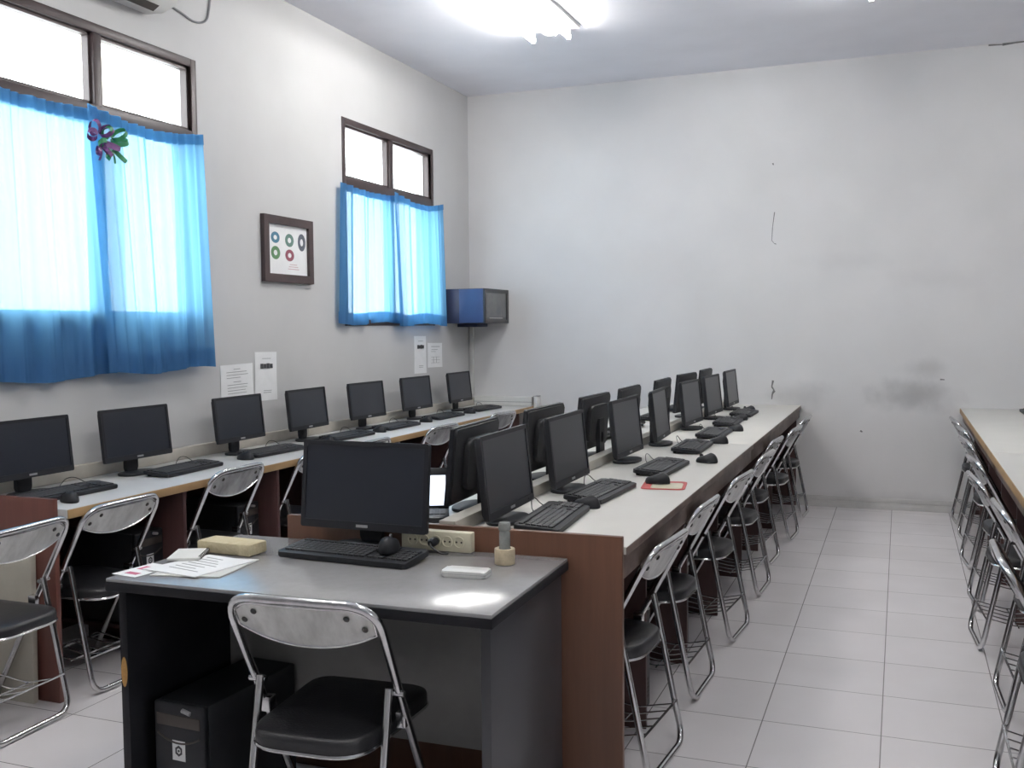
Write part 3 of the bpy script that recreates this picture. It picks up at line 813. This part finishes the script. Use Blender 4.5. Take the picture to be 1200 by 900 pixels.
# ------------------------------------------------------------------ teacher's desk
t = thing('teacher_desk', 'grey-topped teacher desk with black sides in the foreground', 'desk', (-1.443, 2.412, 0), math.radians(1.0))
MB().box(-.560, .560, -.305, .300, ZD - .010, ZD, .002).build('desktop', M['desk_top'], t)
MB().box(-.562, .562, -.307, .302, ZD - .034, ZD - .010, .002).build('desktop_edge', M['desk_black'], t)
lp = MB().box(-.545, -.520, -.275, .285, 0, ZD - .034, .001).build('left_panel', M['desk_black'], t)
MB().prism(ell(.010, .042, 16), 0, .002, Rm(PI / 2, 0, 0, (-.533, -.2742, .485))).build('chip', M['chip'], lp, 'chipped spot of bare orange chipboard')
MB().box(.520, .545, -.275, .285, 0, ZD - .034, .001).build('right_panel', M['desk_side'], t, 'charcoal side panel')
MB().box(-.520, .520, .18, .196, .20, ZD - .034, .001).build('modesty_panel', M['desk_grey'], t, 'grey modesty panel')
# on the desk
t = thing('power_strip', 'cream power strip with round sockets on the rear edge of the teacher desk', 'power strip', (-1.290, 2.698, ZD))
MB().box(-.115, .115, -.016, .016, 0, .060, .004).build('body', M['cream'], t)
sk = MB()
for k in range(5):
    cx = -.076 + .0382 * k
    MB().ring(ell(.0172, .0172, 24), ell(.0142, .0142, 24), 0, .0035, Rm(PI / 2, 0, 0, (cx, -.0155, .031))).prism(ell(.0146, .0146, 24), 0, .0008, Rm(PI / 2, 0, 0, (cx, -.0155, .031))).build('socket', M['cream'], t)
    MB().prism(ell(.003, .003, 10, -.008), 0, .0012, Rm(PI / 2, 0, 0, (cx, -.0158, .031))).prism(ell(.003, .003, 10, .008), 0, .0012, Rm(PI / 2, 0, 0, (cx, -.0158, .031))).build('socket_holes', M['slot'], t)
t = thing('plug', 'black plug pushed into the cream power strip', 'plug', (-1.2896, 2.6768, ZD + .031))
MB().lathe([(0, 0), (.0125, 0), (.0138, .006), (.0135, .022), (.008, .034), (0, .036)], 16, Rm(PI / 2)).build('plug_body', M['black'], t)
MB().tube(fillet([(0, -.034, 0), (.012, -.052, -.006), (.045, -.050, -.026), (.06, -.026, -.0275), (-.04, -.020, -.0275)], .012, 5), .003, 6).build('cord', M['cable'], t)

t = thing('foam_block', 'beige rectangular foam block behind the papers on the teacher desk', 'foam block', (-1.868, 2.475, ZD), math.radians(-3))
MB().box(-.098, .098, -.042, .042, 0, .036, .006).build('block', M['sponge'], t)
t = thing('paper_stack', 'white papers fanned on the left of the teacher desk', 'papers', (-1.83, 2.295, ZD), math.radians(8))
MB().prism([(-.10, -.12), (.10, -.125), (.13, .085), (-.07, .10)], 0, .003, Rm(0, 0, .1)).build('lower_sheet', M['paper_warm'], t)
MB().prism([(-.105, -.125), (.095, -.11), (.09, .10), (-.085, .09)], .003, .006, Rm(0, 0, -.35)).build('upper_sheet', M['paper'], t)
pr_ = MB()
for k in range(7): pr_.box(-.06, -.06 + random.uniform(.06, .12), .06 - k * .022, .064 - k * .022, .006, .0064, 0, Rm(0, 0, -.35))
pr_.build('printed_lines', M['ink_grey'], t)
t = thing('leaflet', 'leaflet with pink print at the left corner of the teacher desk', 'leaflet', (-1.958, 2.20, ZD), math.radians(-8))
MB().box(-.045, .045, -.07, .07, 0, .0012).build('sheet', M['paper'], t)
MB().box(-.03, .03, .0, .035, .0012, .0016).box(-.02, .025, -.05, -.03, .0012, .0016).build('pink_print', M['pink'], t)
t = thing('spiral_notepad', 'small white notepad with a clip behind the papers', 'notepad', (-1.940, 2.365, ZD + .0065), math.radians(25))
MB().box(-.045, .045, -.065, .065, 0, .008, .001).build('pages', M['paper_warm'], t)
w_ = MB()
for k in range(8): w_.tube([(.045 + .004 * math.cos(q), -.05 + .0145 * k, .005 + .006 * math.sin(q)) for q in [2 * PI * i / 8 for i in range(8)]], .0012, 5, closed=True)
w_.build('spiral', M['bolt'], t)
t = thing('charger_case', 'white slim plastic case lying on the right of the teacher desk', 'case', (-1.083, 2.44, ZD), math.radians(5))
MB().prism(rrect(.125, .062, .010), 0, .017, None, .004).build('shell', M['white_plastic'], t)
MB().box(-.0628, .0628, -.0312, .0312, .0085, .0092).build('seam', M['ink_grey'], t)
t = thing('tape_roll', 'cream tape roll standing on the teacher desk around a grey tube', 'tape roll', (-1.035, 2.60, ZD))
MB().lathe([(.019, 0), (.028, 0), (.029, .002), (.029, .042), (.028, .044), (.019, .044), (.019, 0)], 28).build('tape', M['tape'], t)
t = thing('glue_tube', 'grey translucent tube standing inside the cream tape roll', 'tube', (-1.035, 2.60, ZD))
MB().lathe([(0, 0), (.0145, 0), (.0155, .003), (.0155, .088), (.013, .095), (0, .095)], 20).build('barrel', M['greypen'], t)
MB().lathe([(0, .095), (.016, .095), (.0175, .098), (.0175, .112), (.015, .118), (0, .119)], 20).build('cap', M['greypen'], t)

# ------------------------------------------------------------------ laptop on the middle table
t = thing('laptop', 'open black laptop with bright white screen behind the teacher monitor', 'laptop', (-1.542, 3.003, ZT), math.radians(25))
MB().box(-.135, .135, -.170, 0, .002, .020, .004).build('base', M['black'], t)
kk = MB()
for r_ in range(5):
    for c_ in range(13): kk.box(-.122 + c_ * .0190, -.122 + c_ * .0190 + .0162, -.022 - r_ * .018 - .015, -.022 - r_ * .018, .020, .0225)
kk.build('keys', M['keycap'], t)
MB().box(-.04, .04, -.158, -.122, .0195, .0206, .0003).build('touchpad', M['black_matte'], t)
X = Rm(math.radians(-12), 0, 0, (0, -.002, .018))
lid = MB().box(-.135, .135, 0, .010, 0, .140, .003, X).build('lid', M['black'], t)
MB().box(-.124, .124, -.0012, .001, .012, .114, 0, X).build('screen', M['screen_on'], lid, 'lit white screen')
MB().tube([(-.10, -.001, .016), (.10, -.001, .016)], .007, 8).build('hinge', M['black_matte'], t)
t = thing('paper_sheet', 'white sheet lying in front of the laptop on the middle table', 'paper', (-1.375, 2.803, ZT), 0)
MB().box(-.055, .055, -.036, .036, 0, .002).build('sheet', M['paper'], t)
t = thing('notebook', 'red-covered notebook lying on the middle table beside the first monitor', 'notebook', (-1.341, 3.008, ZT), math.radians(90))
MB().box(-.045, .045, -.021, .021, 0, .006, .001).build('pages', M['paper_warm'], t)
MB().box(-.046, .046, -.022, .022, .006, .008, .0005).build('cover', M['red'], t)
# white extension sockets behind the turned-away monitors
for i, (x, y) in enumerate(((-1.385, 3.52), (-1.385, 4.28))):
    t = thing('extension_socket', 'white extension socket beside the %s turned-away monitor' % ('first', 'second')[i], 'power strip', (x, y, ZT), math.radians(85), 'white extension sockets')
    MB().box(-.09, .09, -.022, .022, 0, .030, .005).build('body', M['white_plastic'], t)
    so = MB()
    for k in range(3): so.prism(ell(.014, .014, 16, -.055 + .055 * k), .030, .031)
    so.build('socket_holes', M['slot'], t)
    MB().tube(fillet([(.088, 0, .012), (.105, .01, .006), (.115, .04, .004), (.05, .05, .004)], .02, 5), .003, 6).build('cord', M['cable'], t)

# ------------------------------------------------------------------ things on the left wall
t = thing('picture_frame', 'dark-framed picture of five coloured rings on the left wall', 'picture', (XL, 5.30, 1.905))
MB().ring([(.265, .20), (-.265, .20), (-.265, -.20), (.265, -.20)], [(.215, .15), (-.215, .15), (-.215, -.15), (.215, -.15)], 0, .028, Rm(PI / 2, 0, PI / 2)).build('frame', M['pic_frame'], t)
MB().box(.002, .010, -.218, .218, -.152, .152).build('print', M['paper'], t)
def ringmark(y, z, ry, rz, nm, lab):
    MB().ring(ell(ry, rz, 28), ell(ry * .42, rz * .42, 28), 0, .0012, Rm(PI / 2, 0, PI / 2, (.0098, y, z))).build('ring_mark', M[nm], t, lab)
ringmark(-.130, .070, .045, .034, 'ring_blue', 'blue ring')
ringmark(.020, .062, .046, .040, 'ring_teal', 'grey-green ring')
ringmark(.155, .058, .042, .054, 'ring_slate', 'tall slate ring')
ringmark(-.130, -.022, .047, .040, 'ring_green', 'green ring')
ringmark(.020, -.030, .047, .036, 'ring_red', 'dark red ring')
pl = MB()
for k in range(3): pl.box(.0098, .0108, .02 - .01 * k, .10 + .01 * k, -.088 - .014 * k, -.084 - .014 * k)
pl.build('caption_lines', M['caption'], t, 'faint red caption')

def wall_paper(name, y0, y1, z0, z1, lab, rot, blocks, lines):
    t = thing(name, lab, 'paper notice', (XL, (y0 + y1) / 2, (z0 + z1) / 2), 0, 'paper notices on the left wall')
    t.rotation_euler = (rot, 0, 0)
    w, h = (y1 - y0) / 2, (z1 - z0) / 2
    def fn(a, b): return (.0015 + .004 * math.sin(a * 5 + b * 2) ** 2 * (1 - b) , -w + 2 * w * a, -h + 2 * h * b)
    MB().grid(fn, 8, 8, .0006).build('sheet', M['paper'], t)
    m = MB()
    for (a0, a1, b0, b1) in lines:
        m.box(.0062, .0068, -w + 2 * w * a0, -w + 2 * w * a1, -h + 2 * h * b0, -h + 2 * h * b1)
    m.build('printed_lines', M['ink_grey'], t)
    if blocks:
        m = MB()
        for (a0, a1, b0, b1) in blocks:
            m.box(.0062, .0070, -w + 2 * w * a0, -w + 2 * w * a1, -h + 2 * h * b0, -h + 2 * h * b1)
        m.build('printed_heading', M['ink'], t)
    return t
ln = [(.38, .58, .86, .875)] + [(.16, .16 + q, z, z + .014) for q, z in ((.62, .78), (.66, .70), (.42, .62))] + [(.36, .60, .50, .515)] + [(.18, .18 + q, z, z + .014) for q, z in ((.62, .42), (.6, .34), (.55, .26), (.58, .18))]
wall_paper('wall_notice', 4.625, 4.925, 1.02, 1.222, 'white landscape notice taped above the third monitor, nearest the big curtain', math.radians(1), [], ln)
hd = [(.22, .35, .66, .76), (.36, .49, .665, .755), (.50, .63, .66, .765), (.64, .78, .665, .755)]
tl = [(.3, .7, .86, .87), (.35, .72, .20, .21), (.35, .7, .16, .17)]
wall_paper('wall_notice', 4.945, 5.165, .995, 1.285, 'white portrait notice with a dark heading beside the landscape notice', math.radians(-1), hd, tl)
wall_paper('wall_notice', 7.02, 7.23, 1.062, 1.357, 'white portrait notice with a dark heading under the second window', math.radians(-.6), hd, tl)
ln2 = [(.2, .8, .84, .86), (.22, .65, .72, .735), (.2, .5, .64, .655), (.2, .8, .42, .43), (.2, .8, .30, .31), (.2, .8, .18, .19), (.35, .37, .18, .43), (.55, .57, .18, .43)]
wall_paper('wall_notice', 7.26, 7.53, 1.10, 1.298, 'white landscape notice with a table, below the corner of the second curtain', math.radians(-1), [], ln2)

# curtains
def curtain(yt0, yt1, yb0, yb1, zt, zb, lab, nf, ph, sag=.02, amp=.018, xoff=.045):
    t = thing('curtain', lab, 'curtain', (XL + xoff, (yt0 + yt1) / 2, zb), 0, 'blue window curtains')
    yc = (yt0 + yt1) / 2
    rnd = random.Random(ph)
    fr = [rnd.uniform(.7, 1.3) for _ in range(nf + 3)]
    ph2 = rnd.uniform(0, 6)
    def fn(a, b):
        y = (yb0 + (yb1 - yb0) * a) * (1 - b) + (yt0 + (yt1 - yt0) * a) * b
        z = zb + (zt - zb) * b
        z -= sag * math.sin(a * PI) * b ** 2 * 1.0
        z += .012 * math.sin(a * 7 + ph) * (1 - b) ** 3
        # many small gathers at the top that merge into wide folds below
        k = a * nf * 2 * PI
        wide = math.sin(k * .5 + ph2 + .7 * math.sin(k * .23 + ph)); fine = math.sin(k * 1.5 + ph + 1.3 * math.sin(k * .31))
        wgt = b ** 2
        pl_ = .45 * abs(math.sin(k * .75 + ph2 * 2)) ** 6      # sharp pinched pleats
        x = amp * ((1 - .6 * wgt) * wide + (.25 + .35 * wgt) * fine + pl_) + .010 * math.sin(a * 3 + ph) * (1 - b)
        edge = min(1, a / .13, (1 - a) / .13)
        x *= edge * edge * (3 - 2 * edge)
        return (x, y - yc, z - zb)
    MB().grid(fn, 110, 44).build('cloth', M['curtain'], t, sharp=180)
    def fh(a, b):
        p = Vector(fn(a, .955 + .045 * b)); p.x += .004; return p
    MB().grid(fh, 110, 3).build('heading', M['curtain'], t, sharp=180)
    def fb(a, b):
        p = Vector(fn(a, .085 * b)); p.x -= .004; return p
    MB().grid(fb, 110, 4).build('hem', M['curtain'], t, sharp=180)
    return t
curtain(2.92, 3.70, 2.90, 3.80, 2.445, 1.205, 'near blue curtain of the large window, cut by the left picture edge', 9, 1, .015, xoff=.036)
curtain(3.61, 4.42, 3.70, 4.48, 2.452, 1.215, 'blue curtain hanging right of the bow at the large window', 9, 2, .045, xoff=.084)
curtain(5.90, 6.70, 5.85, 6.80, 2.40, 1.455, 'left blue curtain of the far window', 7, 3, .02, .019, xoff=.034)
curtain(6.58, 7.41, 6.64, 7.46, 2.415, 1.445, 'right blue curtain of the far window, beside the corner cabinet', 7, 4, .05, .019, xoff=.084)
t = thing('ribbon_bow', 'purple and green ribbon bow pinned between the near blue curtains', 'bow', (XL + .112, 3.675, 2.28))
def loops(m, cy, cz, seed):
    r = random.Random(seed)
    for k in range(6):
        a = k * PI / 3 + r.uniform(-.3, .3); R_ = r.uniform(.035, .06)
        c = Vector((r.uniform(0, .02), cy + math.cos(a) * .02, cz + math.sin(a) * .03)); d = Vector((.35, math.cos(a), math.sin(a))).normalized()
        sd = d.cross(Vector((1, 0, 0))).normalized(); wd = .011
        pts = [c + d * R_ * (1 - math.cos(q)) * .5 * 1.4 + Vector((1, 0, 0)) * .02 * math.sin(q) + sd * .012 * math.sin(q) for q in [2 * PI * i / 12 for i in range(13)]]
        ax = d.cross(Vector((1, 0, 0))).normalized()
        vs = [(m.bm.verts.new(p - ax * wd), m.bm.verts.new(p + ax * wd)) for p in pts]
        for u, w in zip(vs, vs[1:]): m.bm.faces.new((u[0], u[1], w[1], w[0]))
    return m
loops(MB(), -.035, .005, 1).build('purple_loops', M['purple_ribbon'], t, 'purple loops', sharp=180)
loops(MB(), .030, .000, 2).build('green_loops', M['green_ribbon'], t, 'green loops', sharp=180)

for s_, m_ in ((-.02, 'purple_ribbon'), (.025, 'green_ribbon')):
    MB().grid(lambda a, b: (.012 + .006 * math.sin(b * 5), s_ * (1 + 1.2 * (1 - b)) + .014 * (a - .5), -.085 * (1 - b)), 2, 8).build('hanging_tail', M[m_], t, sharp=180)
# air conditioner
t = thing('air_conditioner', 'white wall air conditioner above the large window, cut by the top edge', 'air conditioner', (XL, 3.72, 3.0))
prof = [(.0, 0.), (.10, -.005), (.17, .018), (.205, .06), (.215, .13), (.21, .24), (.19, .27), (0., .28)]
MB().prism(prof, -.40, .40, Rm(PI / 2, 0, 0), .004).build('body', M['ac'], t)
MB().box(.115, .160, -.33, .33, .004, .0085, 0, Rm(0, -.52, 0, (-.0, 0, -.078 + .002))).build('louvre', M['slot'], t, 'dark outlet slot')
MB().box(.0, .012, -.25, .25, .10, .20).build('wall_mount', M['lamp_white'], t)
MB().box(.2135, .2165, -.36, .36, .095, .098).build('front_seam', M['ink_grey'], t)
t = thing('wall_cable', 'thin grey cable looping from the air conditioner up the left wall', 'cable', (XL, 4.40, 3.07))
MB().tube(fillet([(.006, -.27, .03), (.006, -.05, .015), (.006, .06, -.01), (.006, .13, .0), (.006, .185, .03), (.006, .215, .15), (.006, .20, .355)], .05, 5), .006, 8).build('cord', M['cable_grey'], t)

# corner cabinet and its duct
t = thing('wall_cabinet', 'blue wall cabinet with smoked glass door in the back left corner', 'cabinet', (XL, 7.85, 1.455))
MB().box(.0, .352, -.27, .265, 0, .285, .004).build('body', M['navy_metal'], t)
MB().box(.140, .354, -.2735, -.268, .004, .281, .002).build('side_panel', M['blue_metal'], t, 'bright blue side panel')
d_ = MB().ring([(.265, .1425), (-.268, .1425), (-.268, -.1425), (.265, -.1425)], [(.225, .112), (-.235, .112), (-.235, -.112), (.225, -.112)], 0, .016, Rm(PI / 2, 0, PI / 2, (.352, 0, .1425))).build('door_frame', M['dark_frame'], t)
MB().box(.355, .360, -.236, .226, .030, .255).build('door_glass', M['smoked'], t, 'smoked grey glass')
MB().box(.360, .3612, -.15, .14, .040, .046).build('door_strip', M['badge'], t)
MB().box(.02, .20, -.05, .20, -.030, 0, .006).build('bracket', M['navy_metal'], t)
t = thing('cable_duct', 'white cable duct running down the back left corner below the blue cabinet', 'duct', (XL, YB, 0))
MB().box(.004, .040, -.034, -.002, ZL + .09, 1.424, .003).build('duct', M['white_plastic'], t)
t = thing('cable_trunking', 'white cable trunking on the back wall at the end of the wall counter', 'trunking', (XL, YB, ZL))
MB().box(.062, .60, -.075, -.002, 0, .074, .003).build('body', M['white_plastic'], t)
MB().box(.062, .60, -.0765, -.074, .030, .034).build('seam', M['ink_grey'], t)
MB().box(.6195, .655, -.082, -.002, -.060, .082, .003).build('end_cap', M['white_plastic'], t)
MB().box(.6160, .6195, -.083, -.002, -.060, .083).build('end_gap', M['slot'], t)
MB().box(.6185, .656, -.0822, -.002, .082, .086).build('cap_lid', M['ink_grey'], t)

# cream board against the end panel
t = thing('cream_board', 'cream board leaning on the mahogany end panel behind the turned chair', 'board', (XL + .26, 2.842, 0))
MB().box(-.24, .215, -.012, .012, 0, .60, .003, Rm(math.radians(-1.2))).build('board', M['cream_board'], t)

# ------------------------------------------------------------------ light
w = bpy.data.worlds.new('World'); S.world = w; w.use_nodes = True
bg = w.node_tree.nodes['Background']; bg.inputs[0].default_value = (.93, .97, 1., 1); bg.inputs[1].default_value = 9.0
def portal(x, y, z, sy, sz, rot):
    l = bpy.data.lights.new('daylight_portal', 'AREA'); l.shape = 'RECTANGLE'; l.size = sz; l.size_y = sy; l.cycles.is_portal = True
    o = bpy.data.objects.new('daylight_portal', l); COL.objects.link(o); o.location = (x, y, z); o.rotation_euler = rot
for (a, b, z0, z1) in WIN: portal(XL - .10, (a + b) / 2, (z0 + z1) / 2, b - a, z1 - z0, (0, -PI / 2, 0))
for (a, b, z0, z1) in ADDED_RWIN: portal(XR + .10, (a + b) / 2, (z0 + z1) / 2, b - a, z1 - z0, (0, PI / 2, 0))

# ------------------------------------------------------------------ camera
cam = bpy.data.cameras.new('camera'); co = bpy.data.objects.new('camera', cam); COL.objects.link(co)
yaw, pitch, roll = -.3699, -.056, -.0097
fw = Vector((math.sin(yaw) * math.cos(pitch), math.cos(yaw) * math.cos(pitch), math.sin(pitch)))
r0 = Vector((math.cos(yaw), -math.sin(yaw), 0)); u0 = r0.cross(fw)
Rv = r0 * math.cos(roll) + u0 * math.sin(roll); Uv = -r0 * math.sin(roll) + u0 * math.cos(roll)
co.matrix_world = Matrix(((Rv.x, Uv.x, -fw.x, 0), (Rv.y, Uv.y, -fw.y, 0), (Rv.z, Uv.z, -fw.z, 1.4155), (0, 0, 0, 1)))
cam.sensor_width = 36; cam.lens = 36 * 1174.36 / 1200; cam.clip_start = .05
S.camera = co
S.view_settings.view_transform = 'Standard'; S.view_settings.look = 'None'
S.view_settings.gamma = 1; S.view_settings.exposure = 0.47; S.view_settings.use_curve_mapping = False
S.cycles.use_denoising = True
S.cycles.max_bounces = 10; S.cycles.diffuse_bounces = 5; S.cycles.transparent_max_bounces = 12
S.cycles.sample_clamp_indirect = 6
